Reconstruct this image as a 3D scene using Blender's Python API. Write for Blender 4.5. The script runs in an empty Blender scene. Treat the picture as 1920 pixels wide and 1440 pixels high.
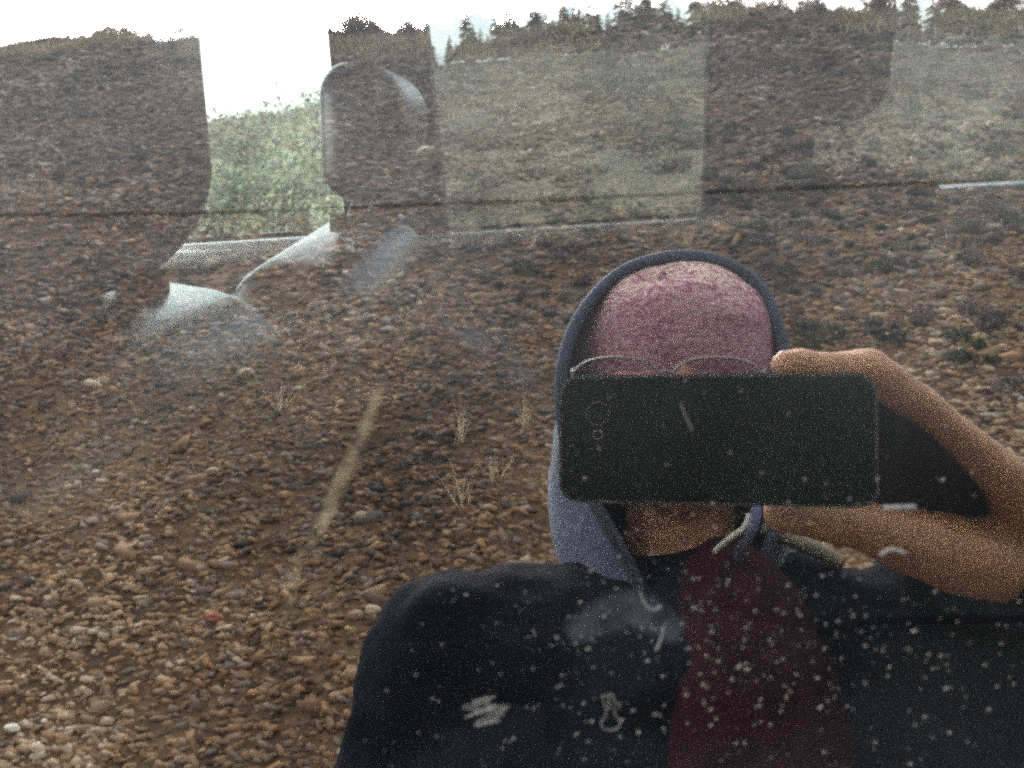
import bpy, bmesh, math, random
import numpy as np
from mathutils import Vector, Matrix, Quaternion, noise
R = math.radians
random.seed(7); rng = np.random.default_rng(7)
SC = bpy.context.scene; COL = SC.collection

# ------------------------------------------------------------------ camera
TILT = R(16)                      # tilt of the side window
CH = 1.45                         # lens height
CP = Vector((0, 0, CH))
N0 = Vector((0, math.cos(TILT), -math.sin(TILT)))      # into the glass
U0 = Vector((0, math.sin(TILT), math.cos(TILT)))       # up along the glass
GD = 0.196                        # lens to glass
FPX = 1600.0
ox, oy = (1120 - 960) / FPX, -(775 - 720) / FPX
v = Vector((ox, oy, 1)).normalized()
A = v.rotation_difference(Vector((0, 0, 1)))
ROLL = Quaternion(N0, R(2.4))
def frame(vec):                   # local (right, up, forward) -> world
    w = A @ vec
    return ROLL @ (Vector((1, 0, 0)) * w.x + U0 * w.y + N0 * w.z)
cr, cu, cf = frame(Vector((1, 0, 0))), frame(Vector((0, 1, 0))), frame(Vector((0, 0, 1)))
if (cr.cross(cu)).dot(-cf) < 0: raise RuntimeError('handed')
cam = bpy.data.cameras.new('camera'); co = bpy.data.objects.new('camera', cam); COL.objects.link(co)
co.matrix_world = Matrix(((cr.x, cu.x, -cf.x, CP.x), (cr.y, cu.y, -cf.y, CP.y), (cr.z, cu.z, -cf.z, CP.z), (0, 0, 0, 1)))
cam.sensor_width = 36; cam.lens = 36 * FPX / 1920; cam.clip_start = 0.005; cam.clip_end = 3000
SC.camera = co
cam.dof.use_dof = True; cam.dof.focus_distance = .66; cam.dof.aperture_fstop = cam.lens / 1000 / .0016
# ------------------------------------------------------------------ sky, sun, exposure
SUN_EL, SUN_AZ = R(48), R(200)
W = bpy.data.worlds.new('World'); SC.world = W; W.use_nodes = True
nt = W.node_tree; nt.nodes.clear()
sk = nt.nodes.new('ShaderNodeTexSky'); sk.sky_type = 'NISHITA'; sk.sun_disc = False
sk.sun_elevation = SUN_EL; sk.sun_rotation = SUN_AZ; sk.dust_density = 4; sk.air_density = 1.5; sk.ozone_density = 1
hs = nt.nodes.new('ShaderNodeHueSaturation'); hs.inputs['Saturation'].default_value = 0.25
bg = nt.nodes.new('ShaderNodeBackground'); bg.inputs['Strength'].default_value = 0.15
wo = nt.nodes.new('ShaderNodeOutputWorld')
nt.links.new(sk.outputs[0], hs.inputs['Color']); nt.links.new(hs.outputs[0], bg.inputs[0]); nt.links.new(bg.outputs[0], wo.inputs[0])
sl = bpy.data.lights.new('sun', 'SUN'); sl.energy = 0.8; sl.angle = R(25); sl.color = (1, .95, .88)
so = bpy.data.objects.new('sun', sl); COL.objects.link(so)
sd = Vector((math.sin(SUN_AZ) * math.cos(SUN_EL), math.cos(SUN_AZ) * math.cos(SUN_EL), math.sin(SUN_EL)))
so.rotation_euler = sd.to_track_quat('Z', 'Y').to_euler()
SC.view_settings.view_transform = 'Standard'; SC.view_settings.look = 'None'
SC.view_settings.exposure = 3.28; SC.view_settings.gamma = 1; SC.view_settings.use_curve_mapping = False
SC.cycles.use_denoising = False; SC.cycles.filter_width = 2.6
SC.cycles.max_bounces = 8; SC.cycles.transparent_max_bounces = 12; SC.cycles.sample_clamp_indirect = 3; SC.cycles.sample_clamp_direct = 6

# ------------------------------------------------------------------ helpers
def T(px, py, d):                 # a place seen straight through the window
    return CP + cf * d + cr * ((px - 960) / FPX * d) + cu * (-(py - 720) / FPX * d)
def V(px, py, d):                 # a place seen mirrored in the window: its real position
    p = T(px, py, d); k = (p - CP).dot(N0) - GD
    return p - N0 * (2 * k)
def tag(o, label=None, cat=None, group=None, kind=None):
    if label: o['label'] = label
    if cat: o['category'] = cat
    if group: o['group'] = group
    if kind: o['kind'] = kind
    return o
def empty(name, loc=(0, 0, 0)):
    o = bpy.data.objects.new(name, None); COL.objects.link(o); o.location = loc; o.empty_display_size = .1; return o
def link(name, me, m=None, parent=None, smooth=False):
    if m is not None and not me.materials: me.materials.append(m)
    if smooth: me.polygons.foreach_set('use_smooth', [True] * len(me.polygons))
    o = bpy.data.objects.new(name, me); COL.objects.link(o)
    if parent is not None:
        o.parent = parent
        q = parent; loc = Vector((0, 0, 0))
        while q is not None: loc += q.location; q = q.parent
        o.location = -loc
    return o
def from_bm(name, bm, m, parent=None, smooth=False):
    me = bpy.data.meshes.new(name); bm.to_mesh(me); bm.free(); return link(name, me, m, parent, smooth)
def pyd(name, vs, fs, m, parent=None, smooth=False):
    me = bpy.data.meshes.new(name); me.from_pydata([tuple(p) for p in vs], [], fs); me.update()
    return link(name, me, m, parent, smooth)
def bigmesh(name, vs, fs, m, parent=None, smooth=False, attr=None):
    vs = np.asarray(vs, dtype=np.float32); fs = np.asarray(fs, dtype=np.int32); k = fs.shape[1]
    me = bpy.data.meshes.new(name); me.vertices.add(len(vs)); me.vertices.foreach_set('co', vs.ravel())
    me.loops.add(fs.size); me.loops.foreach_set('vertex_index', fs.ravel())
    me.polygons.add(len(fs)); me.polygons.foreach_set('loop_start', np.arange(0, fs.size, k, dtype=np.int32))
    me.update(calc_edges=True)
    if attr is not None:
        a = me.attributes.new('tone', 'FLOAT', 'POINT'); a.data.foreach_set('value', np.asarray(attr, dtype=np.float32))
    return link(name, me, m, parent, smooth)
def rbox(bm, c, s, r=.01, seg=3, rot=None):
    g = bmesh.ops.create_cube(bm, size=1)['verts']
    for w in g: w.co = Vector((w.co.x * s[0], w.co.y * s[1], w.co.z * s[2]))
    if r > 0:
        es = list({e for w in g for e in w.link_edges})
        res = bmesh.ops.bevel(bm, geom=es, offset=r, segments=seg, affect='EDGES', profile=.5)
        g = list({w for f in res['faces'] for w in f.verts} | {w for w in g if w.is_valid})
    m = Matrix.Translation(Vector(c)) @ (rot.to_4x4() if rot is not None else Matrix.Identity(4))
    for w in g: w.co = m @ w.co
    return g
def tube(bm, pts, rad, seg=10, cap=True):
    pts = [Vector(p) for p in pts]; rings = []
    prev = None
    for i, p in enumerate(pts):
        t = (pts[min(i + 1, len(pts) - 1)] - pts[max(i - 1, 0)]).normalized()
        if prev is None: a = t.orthogonal().normalized()
        else: a = (prev - t * prev.dot(t)).normalized()
        prev = a; b = t.cross(a); r = rad[i] if isinstance(rad, (list, tuple)) else rad
        rings.append([bm.verts.new(p + (a * math.cos(2 * math.pi * k / seg) + b * math.sin(2 * math.pi * k / seg)) * r) for k in range(seg)])
    for i in range(len(rings) - 1):
        for k in range(seg):
            bm.faces.new((rings[i][k], rings[i][(k + 1) % seg], rings[i + 1][(k + 1) % seg], rings[i + 1][k]))
    if cap: bm.faces.new(rings[0][::-1]); bm.faces.new(rings[-1])
def spline(pts, n=8):
    pts = [Vector(p) for p in pts]; out = []
    for i in range(len(pts) - 1):
        p0, p1, p2, p3 = pts[max(i - 1, 0)], pts[i], pts[i + 1], pts[min(i + 2, len(pts) - 1)]
        for k in range(n):
            t = k / n
            out.append(.5 * (2 * p1 + (p2 - p0) * t + (2 * p0 - 5 * p1 + 4 * p2 - p3) * t * t + (3 * p1 - p0 - 3 * p2 + p3) * t ** 3))
    out.append(pts[-1]); return out
def ell(bm, c, s, rot=None, sub=3):
    g = bmesh.ops.create_icosphere(bm, subdivisions=sub, radius=1)['verts']
    m = Matrix.Translation(Vector(c)) @ (rot.to_4x4() if rot is not None else Matrix.Identity(4))
    for w in g: w.co = m @ Vector((w.co.x * s[0], w.co.y * s[1], w.co.z * s[2]))
def limb(bm, pts, rad, step=.35, sub=2):
    """chain of balls, dense enough to melt into one skin"""
    for i in range(len(pts) - 1):
        a, b = Vector(pts[i]), Vector(pts[i + 1]); L = (b - a).length; r0, r1 = rad[i], rad[i + 1]
        n = max(2, int(L / (min(r0, r1) * step)))
        for k in range(n + 1):
            t = k / n; r = r0 + (r1 - r0) * t
            ell(bm, a.lerp(b, t), (r, r, r), sub=sub)
def melt(name, bm, voxel, m, parent=None, smooth_it=4, fn=None):
    me = bpy.data.meshes.new(name + '_raw'); bm.to_mesh(me); bm.free()
    o = bpy.data.objects.new('tmp', me); COL.objects.link(o)
    md = o.modifiers.new('r', 'REMESH'); md.mode = 'VOXEL'; md.voxel_size = voxel
    ms = o.modifiers.new('s', 'SMOOTH'); ms.iterations = smooth_it; ms.factor = .5
    dg = bpy.context.evaluated_depsgraph_get(); out = bpy.data.meshes.new_from_object(o.evaluated_get(dg))
    bpy.data.objects.remove(o); bpy.data.meshes.remove(me); out.name = name; out.materials.clear()
    if fn:
        nrm = [w.normal.copy() for w in out.vertices]
        for w, q in zip(out.vertices, nrm): w.co = fn(w.co.copy(), q)
        out.update()
    return link(name, out, m, parent, True)

# materials
def mat(name, col, rough=.7, metal=0, spec=.5, noise_s=None, amt=.25, bump=0, bscale=None, sheen=0, coords='Object'):
    m = bpy.data.materials.new(name); m.use_nodes = True; n = m.node_tree.nodes; l = m.node_tree.links
    p = n['Principled BSDF']; p.inputs['Base Color'].default_value = (*col, 1); p.inputs['Roughness'].default_value = rough
    p.inputs['Metallic'].default_value = metal; p.inputs['Specular IOR Level'].default_value = spec
    if sheen: p.inputs['Sheen Weight'].default_value = sheen
    tc = n.new('ShaderNodeTexCoord')
    if noise_s:
        t = n.new('ShaderNodeTexNoise'); t.inputs['Scale'].default_value = noise_s; t.inputs['Detail'].default_value = 6
        r = n.new('ShaderNodeValToRGB')
        r.color_ramp.elements[0].position = .3; r.color_ramp.elements[1].position = .7
        r.color_ramp.elements[0].color = (*[c * (1 - amt) for c in col], 1); r.color_ramp.elements[1].color = (*[min(1, c * (1 + amt)) for c in col], 1)
        l.new(tc.outputs[coords], t.inputs['Vector']); l.new(t.outputs['Fac'], r.inputs[0]); l.new(r.outputs[0], p.inputs['Base Color'])
    if bump:
        t2 = n.new('ShaderNodeTexNoise'); t2.inputs['Scale'].default_value = bscale or 60; t2.inputs['Detail'].default_value = 5
        b = n.new('ShaderNodeBump'); b.inputs['Strength'].default_value = bump; b.inputs['Distance'].default_value = .01
        l.new(tc.outputs[coords], t2.inputs['Vector']); l.new(t2.outputs['Fac'], b.inputs['Height']); l.new(b.outputs[0], p.inputs['Normal'])
    return m
def ramp_mat(name, stops, rough=.9, bump=.3, scale=3, attr=True, tex=None):
    """colour picked per stone / leaf by its own tone value, plus fine grain"""
    m = bpy.data.materials.new(name); m.use_nodes = True; n = m.node_tree.nodes; l = m.node_tree.links
    p = n['Principled BSDF']; p.inputs['Roughness'].default_value = rough; p.inputs['Specular IOR Level'].default_value = .2
    a = n.new('ShaderNodeAttribute'); a.attribute_name = 'tone'
    r = n.new('ShaderNodeValToRGB'); e = r.color_ramp.elements
    e[0].position = stops[0][0]; e[0].color = (*stops[0][1], 1); e[1].position = stops[-1][0]; e[1].color = (*stops[-1][1], 1)
    for s, c in stops[1:-1]: q = e.new(s); q.color = (*c, 1)
    tc = n.new('ShaderNodeTexCoord'); t = n.new('ShaderNodeTexNoise'); t.inputs['Scale'].default_value = scale; t.inputs['Detail'].default_value = 8
    l.new(tc.outputs['Object'], t.inputs['Vector'])
    mx = n.new('ShaderNodeMix'); mx.data_type = 'RGBA'; mx.blend_type = 'OVERLAY'; mx.inputs[0].default_value = .45
    l.new(a.outputs['Fac'], r.inputs[0]); l.new(r.outputs[0], mx.inputs[6]); l.new(t.outputs['Fac'], mx.inputs[7]); l.new(mx.outputs[2], p.inputs['Base Color'])
    if not bump:                   # thin leaves let light through
        tr = n.new('ShaderNodeBsdfTranslucent'); mt = n.new('ShaderNodeMixShader'); mt.inputs[0].default_value = .5
        l.new(mx.outputs[2], tr.inputs[0]); l.new(p.outputs[0], mt.inputs[1]); l.new(tr.outputs[0], mt.inputs[2]); l.new(mt.outputs[0], n['Material Output'].inputs[0])
    if bump:
        b = n.new('ShaderNodeBump'); b.inputs['Strength'].default_value = bump; b.inputs['Distance'].default_value = .02
        l.new(t.outputs['Fac'], b.inputs['Height']); l.new(b.outputs[0], p.inputs['Normal'])
    return m
def glass(name, refl, tint, dust_glare=0.0):
    m = bpy.data.materials.new(name); m.use_nodes = True; n = m.node_tree.nodes; l = m.node_tree.links; n.clear()
    o = n.new('ShaderNodeOutputMaterial'); g = n.new('ShaderNodeBsdfGlossy'); g.inputs['Roughness'].default_value = 0.0
    g.inputs['Color'].default_value = (1, .965, .91, 1)
    t = n.new('ShaderNodeBsdfTransparent'); t.inputs[0].default_value = (*tint, 1)
    fr = n.new('ShaderNodeFresnel'); fr.inputs[0].default_value = 1.5
    mm = n.new('ShaderNodeMath'); mm.operation = 'MULTIPLY'; mm.inputs[1].default_value = refl / .04; mm.use_clamp = True
    l.new(fr.outputs[0], mm.inputs[0])
    mx = n.new('ShaderNodeMixShader'); l.new(mm.outputs[0], mx.inputs[0]); l.new(t.outputs[0], mx.inputs[1]); l.new(g.outputs[0], mx.inputs[2])
    last = mx
    if dust_glare:  # thin dust film with milky window glare painted into it
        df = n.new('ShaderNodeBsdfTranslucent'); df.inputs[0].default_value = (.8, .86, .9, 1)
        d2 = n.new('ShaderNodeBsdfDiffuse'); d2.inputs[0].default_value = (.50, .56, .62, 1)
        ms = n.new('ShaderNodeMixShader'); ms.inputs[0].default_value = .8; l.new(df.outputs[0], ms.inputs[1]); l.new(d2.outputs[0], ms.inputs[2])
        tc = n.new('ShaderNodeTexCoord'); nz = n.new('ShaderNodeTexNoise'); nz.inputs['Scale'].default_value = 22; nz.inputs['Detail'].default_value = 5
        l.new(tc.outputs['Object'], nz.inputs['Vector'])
        ml = n.new('ShaderNodeMath'); ml.operation = 'MULTIPLY'; ml.inputs[1].default_value = dust_glare * 2; l.new(nz.outputs['Fac'], ml.inputs[0])
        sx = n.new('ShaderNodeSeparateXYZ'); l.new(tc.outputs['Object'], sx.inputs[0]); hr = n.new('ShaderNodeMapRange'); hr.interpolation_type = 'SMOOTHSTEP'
        hr.inputs[1].default_value = 1.36; hr.inputs[2].default_value = 1.50; hr.inputs[3].default_value = .6; hr.inputs[4].default_value = 11.0; l.new(sx.outputs[2], hr.inputs[0])  # painted glare grows toward the top of the pane
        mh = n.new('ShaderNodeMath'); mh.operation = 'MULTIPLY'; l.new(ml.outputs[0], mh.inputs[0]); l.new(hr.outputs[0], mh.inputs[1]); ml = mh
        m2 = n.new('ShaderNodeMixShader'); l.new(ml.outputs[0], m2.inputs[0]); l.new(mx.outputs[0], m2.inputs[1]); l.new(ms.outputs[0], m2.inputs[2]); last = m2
    l.new(last.outputs[0], o.inputs[0]); return m

GREY = lambda x: (x, x, x)
M_trim = mat('dark interior plastic', (.012, .012, .013), .6, bump=.15, bscale=900)
M_seatm = mat('matte seat cloth', (.006, .006, .007), .8, spec=.15, bump=.1, bscale=500)
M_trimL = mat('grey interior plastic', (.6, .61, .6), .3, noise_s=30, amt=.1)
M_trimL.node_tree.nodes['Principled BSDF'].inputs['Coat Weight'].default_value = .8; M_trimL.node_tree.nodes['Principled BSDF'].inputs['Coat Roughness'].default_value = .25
M_seat = mat('dark seat cover', (.006, .006, .007), .35, noise_s=400, amt=.3, bump=.12, bscale=500)
M_seat.node_tree.nodes['Principled BSDF'].inputs['Coat Weight'].default_value = .5; M_seat.node_tree.nodes['Principled BSDF'].inputs['Coat Roughness'].default_value = .3
M_paint = mat('dark car paint', (.05, .07, .075), .25, .3, noise_s=3, amt=.1)
M_rubber = mat('black rubber', (.015, .015, .015), .6)
M_steel = mat('steel', (.5, .5, .5), .25, 1)
M_belt = mat('grey belt webbing', (.22, .22, .21), .6, noise_s=500)
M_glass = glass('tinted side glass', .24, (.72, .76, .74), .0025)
M_glassin = glass('inner glass face', .004, (.93, .96, .95))
M_glassclear = glass('clear side glass', .04, (.97, 1, .99))
M_glassdark = glass('privacy glass', .03, (.52, .54, .55))
M_dirt = mat('dried mud speck', (.038, .037, .035), .9, noise_s=200, amt=.4)
def veil(name, col, fac, scale=60):
    m = bpy.data.materials.new(name); m.use_nodes = True; n = m.node_tree.nodes; l = m.node_tree.links; n.clear()
    o = n.new('ShaderNodeOutputMaterial'); d = n.new('ShaderNodeBsdfDiffuse'); d.inputs[0].default_value = (*col, 1)
    t = n.new('ShaderNodeBsdfTransparent'); mx = n.new('ShaderNodeMixShader')
    tc = n.new('ShaderNodeTexCoord'); nz = n.new('ShaderNodeTexNoise'); nz.inputs['Scale'].default_value = scale; nz.inputs['Detail'].default_value = 8
    r = n.new('ShaderNodeMapRange'); r.inputs[1].default_value = .35; r.inputs[2].default_value = .75; r.inputs[3].default_value = 0; r.inputs[4].default_value = fac
    a = n.new('ShaderNodeAttribute'); a.attribute_name = 'tone'
    q = n.new('ShaderNodeMath'); q.operation = 'MULTIPLY'
    l.new(tc.outputs['Object'], nz.inputs['Vector']); l.new(nz.outputs['Fac'], r.inputs[0]); l.new(r.outputs[0], q.inputs[0]); l.new(a.outputs['Fac'], q.inputs[1])
    l.new(q.outputs[0], mx.inputs[0]); l.new(t.outputs[0], mx.inputs[1]); l.new(d.outputs[0], mx.inputs[2]); l.new(mx.outputs[0], o.inputs[0]); return m
M_streak = veil('dusty wipe streak', (.10, .09, .06), .6, 150)
M_smear = veil('bluish smear', (.035, .04, .05), .5, 90)

# ------------------------------------------------------------------ ground
def fbm(x, y, s, o=4, z=0.0):
    return noise.fractal(Vector((x * s, y * s, z)), 1.0, 2.0, o)
def hgt(x, y):
    if y < 0:                     # bank behind the photographer
        b = -0.95 + .1 * math.sin(x * .7)
        d = b - y
        if d <= 0: return .01 * fbm(x, y, 3, 2)
        crest = 9.6 + .35 * math.sin(x * .5 + 1) + .25 * math.sin(x * 1.3)
        s = min(d, crest)
        z = s * (1.125 - .006 * max(-9, min(9, x))) * (1 - math.exp(-s * 1.6)) + .10 * fbm(x, y, .7, 4) * min(1, d)
        z += .05 * fbm(x, y, 3.0, 3, 5) * min(1, d)
        if d > crest: z += (d - crest) * .02
        return z
    z = .01 * fbm(x, y, 2, 2)
    if y > 6:                     # far side of the track
        r = x / max(y, 1)
        k = 1 / (1 + math.exp(-max(-20, min(20, (r + .26) * 26))))
        crest = (.083 + .044 * k - .028 * max(0, min(1, (r - .15) / .3))) * 110 + CH
        t = min(1, (y - 6) / 104); z += crest * t ** 1.15 + .5 * fbm(x, y, .08, 4) * min(1, (y - 6) / 10) * 2
    return z
def axis(fine0, fine1, st, lo, hi, g=1.18):
    a = list(np.arange(fine0, fine1, st)); s = st; p = fine0
    left = []
    while p > lo: s *= g; p -= s; left.append(p)
    s = st; p = a[-1]; right = []
    while p < hi: s *= g; s = min(s, 12); p += s; right.append(p)
    return left[::-1] + a + right
xs = axis(-6.5, 8.5, .09, -260, 260); ys = axis(-11.2, -.8, .07, -260, 420)
gv = [(x, y, hgt(x, y)) for y in ys for x in xs]; nx = len(xs)
gf = [(j * nx + i, j * nx + i + 1, (j + 1) * nx + i + 1, (j + 1) * nx + i) for j in range(len(ys) - 1) for i in range(nx - 1)]
m = bpy.data.materials.new('stony soil'); m.use_nodes = True; n = m.node_tree.nodes; l = m.node_tree.links
p = n['Principled BSDF']; p.inputs['Roughness'].default_value = .95; p.inputs['Specular IOR Level'].default_value = .15
tc = n.new('ShaderNodeTexCoord')
v1 = n.new('ShaderNodeTexVoronoi'); v1.inputs['Scale'].default_value = 22
n1 = n.new('ShaderNodeTexNoise'); n1.inputs['Scale'].default_value = 1.1; n1.inputs['Detail'].default_value = 9
r1 = n.new('ShaderNodeValToRGB'); e = r1.color_ramp.elements
e[0].position = .3; e[0].color = (.06, .04, .026, 1); e[1].position = .72; e[1].color = (.2, .135, .08, 1)
q = e.new(.5); q.color = (.12, .075, .045, 1)
for t_ in (v1, n1): l.new(tc.outputs['Object'], t_.inputs['Vector'])
mx = n.new('ShaderNodeMix'); mx.data_type = 'RGBA'; mx.blend_type = 'MULTIPLY'; mx.inputs[0].default_value = .5
l.new(n1.outputs['Fac'], r1.inputs[0]); sx = n.new('ShaderNodeSeparateXYZ'); l.new(tc.outputs['Object'], sx.inputs[0]); fr_ = n.new('ShaderNodeMapRange'); fr_.inputs[1].default_value = 4; fr_.inputs[2].default_value = 6; l.new(sx.outputs[1], fr_.inputs[0])
gm = n.new('ShaderNodeMix'); gm.data_type = 'RGBA'; gm.inputs[7].default_value = (.10, .092, .068, 1); l.new(fr_.outputs[0], gm.inputs[0]); l.new(r1.outputs[0], gm.inputs[6]); l.new(gm.outputs[2], mx.inputs[6]); rgb = n.new('ShaderNodeMapRange'); rgb.inputs[2].default_value = .5; rgb.inputs[3].default_value = .35; rgb.inputs[4].default_value = 1.0; l.new(v1.outputs['Distance'], rgb.inputs[0]); l.new(rgb.outputs[0], mx.inputs[7]); l.new(mx.outputs[2], p.inputs['Base Color'])
b = n.new('ShaderNodeBump'); b.inputs['Distance'].default_value = .03; l.new(v1.outputs['Distance'], b.inputs['Height']); l.new(b.outputs[0], p.inputs['Normal'])
g = bigmesh('ground', gv, gf, m, smooth=True); tag(g, kind='structure')

# gravel on the bank
def rock_proto(seed):
    """broken slab: a jittered box with one or two corners knocked off"""
    r = random.Random(seed); vs = []
    top = r.uniform(.5, .95)
    for z in (-1, 1):
        for (x, y) in ((-1, -1), (1, -1), (1, 1), (-1, 1)):
            k = top if z > 0 else 1
            vs.append((x * k * r.uniform(.5, 1.2), y * k * r.uniform(.45, 1.15), z * r.uniform(.25, .62)))
    fs = []
    for q in ((3, 2, 1, 0), (4, 5, 6, 7), (0, 1, 5, 4), (1, 2, 6, 5), (2, 3, 7, 6), (3, 0, 4, 7)):
        fs += [(q[0], q[1], q[2]), (q[0], q[2], q[3])] if r.random() < .5 else [(q[1], q[2], q[3]), (q[1], q[3], q[0])]
    return np.array(vs), np.array(fs)
PR = [rock_proto(i) for i in range(24)]
def scatter(name, spots, mtl, protos, tones):
    VV, FF, TT, off = [], [], [], 0
    for (pos, sc, rot), tn in zip(spots, tones):
        vs, fs = protos[int(rng.integers(len(protos)))]
        q = (vs * sc) @ rot.T + pos
        VV.append(q); FF.append(fs + off); off += len(vs); TT.append(np.full(len(vs), tn))
    return bigmesh(name, np.concatenate(VV), np.concatenate(FF), mtl, attr=np.concatenate(TT))
def rotm(yaw, pitch, roll):
    return np.array(Matrix.Rotation(pitch, 3, 'X') @ Matrix.Rotation(roll, 3, 'Y') @ Matrix.Rotation(yaw, 3, 'Z'))
spots, tones = [], []
def stones(n, d0, d1, s0, s1, lift=0.0):
    for _ in range(n):
        d = rng.uniform(d0, d1); y = -.95 - d
        dist = -y
        x = rng.uniform(-.95 * dist - .5, .75 * dist + .6)
        z = hgt(x, y); s = math.exp(rng.uniform(math.log(s0), math.log(s1)))
        spots.append((np.array((x, y, z + s * .15)), np.array((s * rng.uniform(1.2, 2.3), s * rng.uniform(.7, 1), s * .9)), rotm(rng.normal(.15, .4), -.75 + rng.normal(0, .3), rng.normal(0, .3))))
        tn = .5 + .42 * fbm(x * 1.0, y, .9, 3, 9) * 1.0 + rng.normal(0, .19); tones.append(min(.99, max(.01, tn)))
stones(52000, .1, 2.9, .0055, .018); stones(7000, 2.5, 4.6, .009, .026)
for _ in range(260):              # a few larger broken blocks
    stones(1, .3, 3.2, .024, .045)
stones(1500, 4.2, 6.0, .012, .03)
M_grav = ramp_mat('broken brown gravel', [(0, (.03, .02, .014)), (.2, (.08, .052, .038)), (.36, (.19, .105, .055)), (.5, (.15, .125, .10)), (.62, (.28, .165, .08)), (.75, (.22, .15, .10)), (.88, (.34, .23, .13)), (.97, (.42, .34, .25))], scale=30)
tag(scatter('gravel', spots, M_grav, PR, tones), 'loose broken brown stones covering the foot of the bank behind the photographer', 'gravel', kind='stuff')
spots, tones = [], []
stones(3000, 1.6, 3.0, .008, .022); stones(8000, 2.6, 4.6, .011, .03); stones(17000, 4.2, 7.0, .013, .036); stones(13000, 6.6, 9.8, .018, .055)
M_grav2 = ramp_mat('weathered grey brown gravel', [(0, (.02, .018, .018)), (.25, (.06, .05, .045)), (.45, (.12, .09, .075)), (.62, (.18, .13, .10)), (.8, (.20, .165, .14)), (.97, (.32, .27, .23))], scale=20)
tag(scatter('gravel', spots, M_grav2, PR, tones), 'weathered grey brown stones covering the upper bank', 'gravel', kind='stuff')

# low plants: many small leaf faces
def leaves(name, blobs, mtl, parent=None, leaf=.02, up=.3):
    n = sum(b[4] for b in blobs); VV = np.zeros((n * 4, 3)); TT = np.zeros(n * 4); i = 0
    for (cx, cy, cz, rad, cnt, flat) in blobs:
        u = rng.normal(size=(cnt, 3)); u /= np.linalg.norm(u, axis=1)[:, None]
        rr = rad * rng.uniform(.25, 1, cnt) ** .6
        c = np.array((cx, cy, cz)) + u * rr[:, None] * np.array((1, 1, flat))
        t1 = rng.normal(size=(cnt, 3)); t1 /= np.linalg.norm(t1, axis=1)[:, None]
        t2 = np.cross(t1, rng.normal(size=(cnt, 3))); t2 /= np.linalg.norm(t2, axis=1)[:, None]
        s = leaf * rng.uniform(.6, 1.4, cnt)[:, None]
        q = np.stack([c - t1 * s, c + t2 * s * .45, c + t1 * s, c - t2 * s * .45], 1)
        VV[i * 4:(i + cnt) * 4] = q.reshape(-1, 3); tn = np.clip(.5 + rng.normal(0, .2) + rng.normal(0, .18, cnt), .01, .99)
        TT[i * 4:(i + cnt) * 4] = np.repeat(tn, 4); i += cnt
    F = np.arange(n * 4).reshape(-1, 4)
    return bigmesh(name, VV, F, mtl, parent, attr=TT)
M_leafD = ramp_mat('dull green leaves', [(0, (.035, .045, .03)), (.5, (.075, .09, .06)), (1, (.14, .145, .10))], bump=0, scale=8)
M_leafH = ramp_mat('heather leaves', [(0, (.07, .055, .06)), (.5, (.14, .11, .115)), (1, (.22, .19, .17))], bump=0, scale=8)
M_straw = ramp_mat('dry straw grass', [(0, (.16, .13, .09)), (.5, (.27, .225, .16)), (1, (.40, .35, .26))], bump=0, scale=8)
M_tuft = ramp_mat('bleached straw', [(0, (.3, .25, .16)), (1, (.6, .52, .36))], bump=0, scale=8)
M_leafG = ramp_mat('pale green leaves', [(0, (.06, .09, .06)), (.5, (.13, .165, .11)), (1, (.24, .25, .19))], bump=0, scale=5)
M_scrub = ramp_mat('grey brown scrub', [(0, (.05, .048, .035)), (.5, (.11, .105, .075)), (1, (.19, .17, .13))], bump=0, scale=5)
M_bark = mat('bark', (.07, .055, .04), .9, noise_s=20, amt=.4)
bl, bl2 = [], []
for _ in range(2200):
    d = rng.uniform(2.0, 9.9); y = -.95 - d; x = rng.uniform(-.8 * -y, .75 * -y)
    cov = fbm(x, y, .35, 3, 21) + .10 * (d - 5.2) + .13 * x
    if cov < .05: continue
    r = rng.uniform(.02, .085); (bl if rng.random() < .5 else bl2).append((x, y, hgt(x, y) + r * .25, r, int(40 + r * 500), .6))
tag(leaves('ground_cover', bl, M_leafD, leaf=.02), 'low dull green plants scattered over the upper bank', 'ground cover', kind='stuff')
tag(leaves('heather', bl2, M_leafH, leaf=.018), 'low purplish brown heather scattered over the upper bank', 'ground cover', kind='stuff')
# pale grass band under the crest
def blades(name, spots, mtl, parent=None, w=.004, lab=None):
    n = len(spots); VV = np.zeros((n * 3, 3)); TT = np.zeros(n * 3)
    for i, (x, y, z, h, tn) in enumerate(spots):
        a = rng.uniform(0, 6.28); lx, ly = rng.normal(0, .35, 2) * h
        VV[i * 3] = (x - math.cos(a) * w, y - math.sin(a) * w, z); VV[i * 3 + 1] = (x + math.cos(a) * w, y + math.sin(a) * w, z); VV[i * 3 + 2] = (x + lx, y + ly, z + h)
        TT[i * 3:i * 3 + 3] = tn
    return bigmesh(name, VV, np.arange(n * 3).reshape(-1, 3), mtl, parent, attr=TT)
sp = []
for _ in range(42000):
    d = 8.75 + rng.normal(0, .42); y = -.95 - d; x = rng.uniform(-9.5, 9.5)
    if fbm(x, y, .5, 3, 33) < -.12: continue
    sp.append((x, y, hgt(x, y), rng.uniform(.05, .16), rng.uniform(0, 1)))
tag(blades('dry_grass', sp, M_straw, w=.016), 'band of dry straw coloured grass below the crest', 'grass', kind='stuff')

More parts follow.
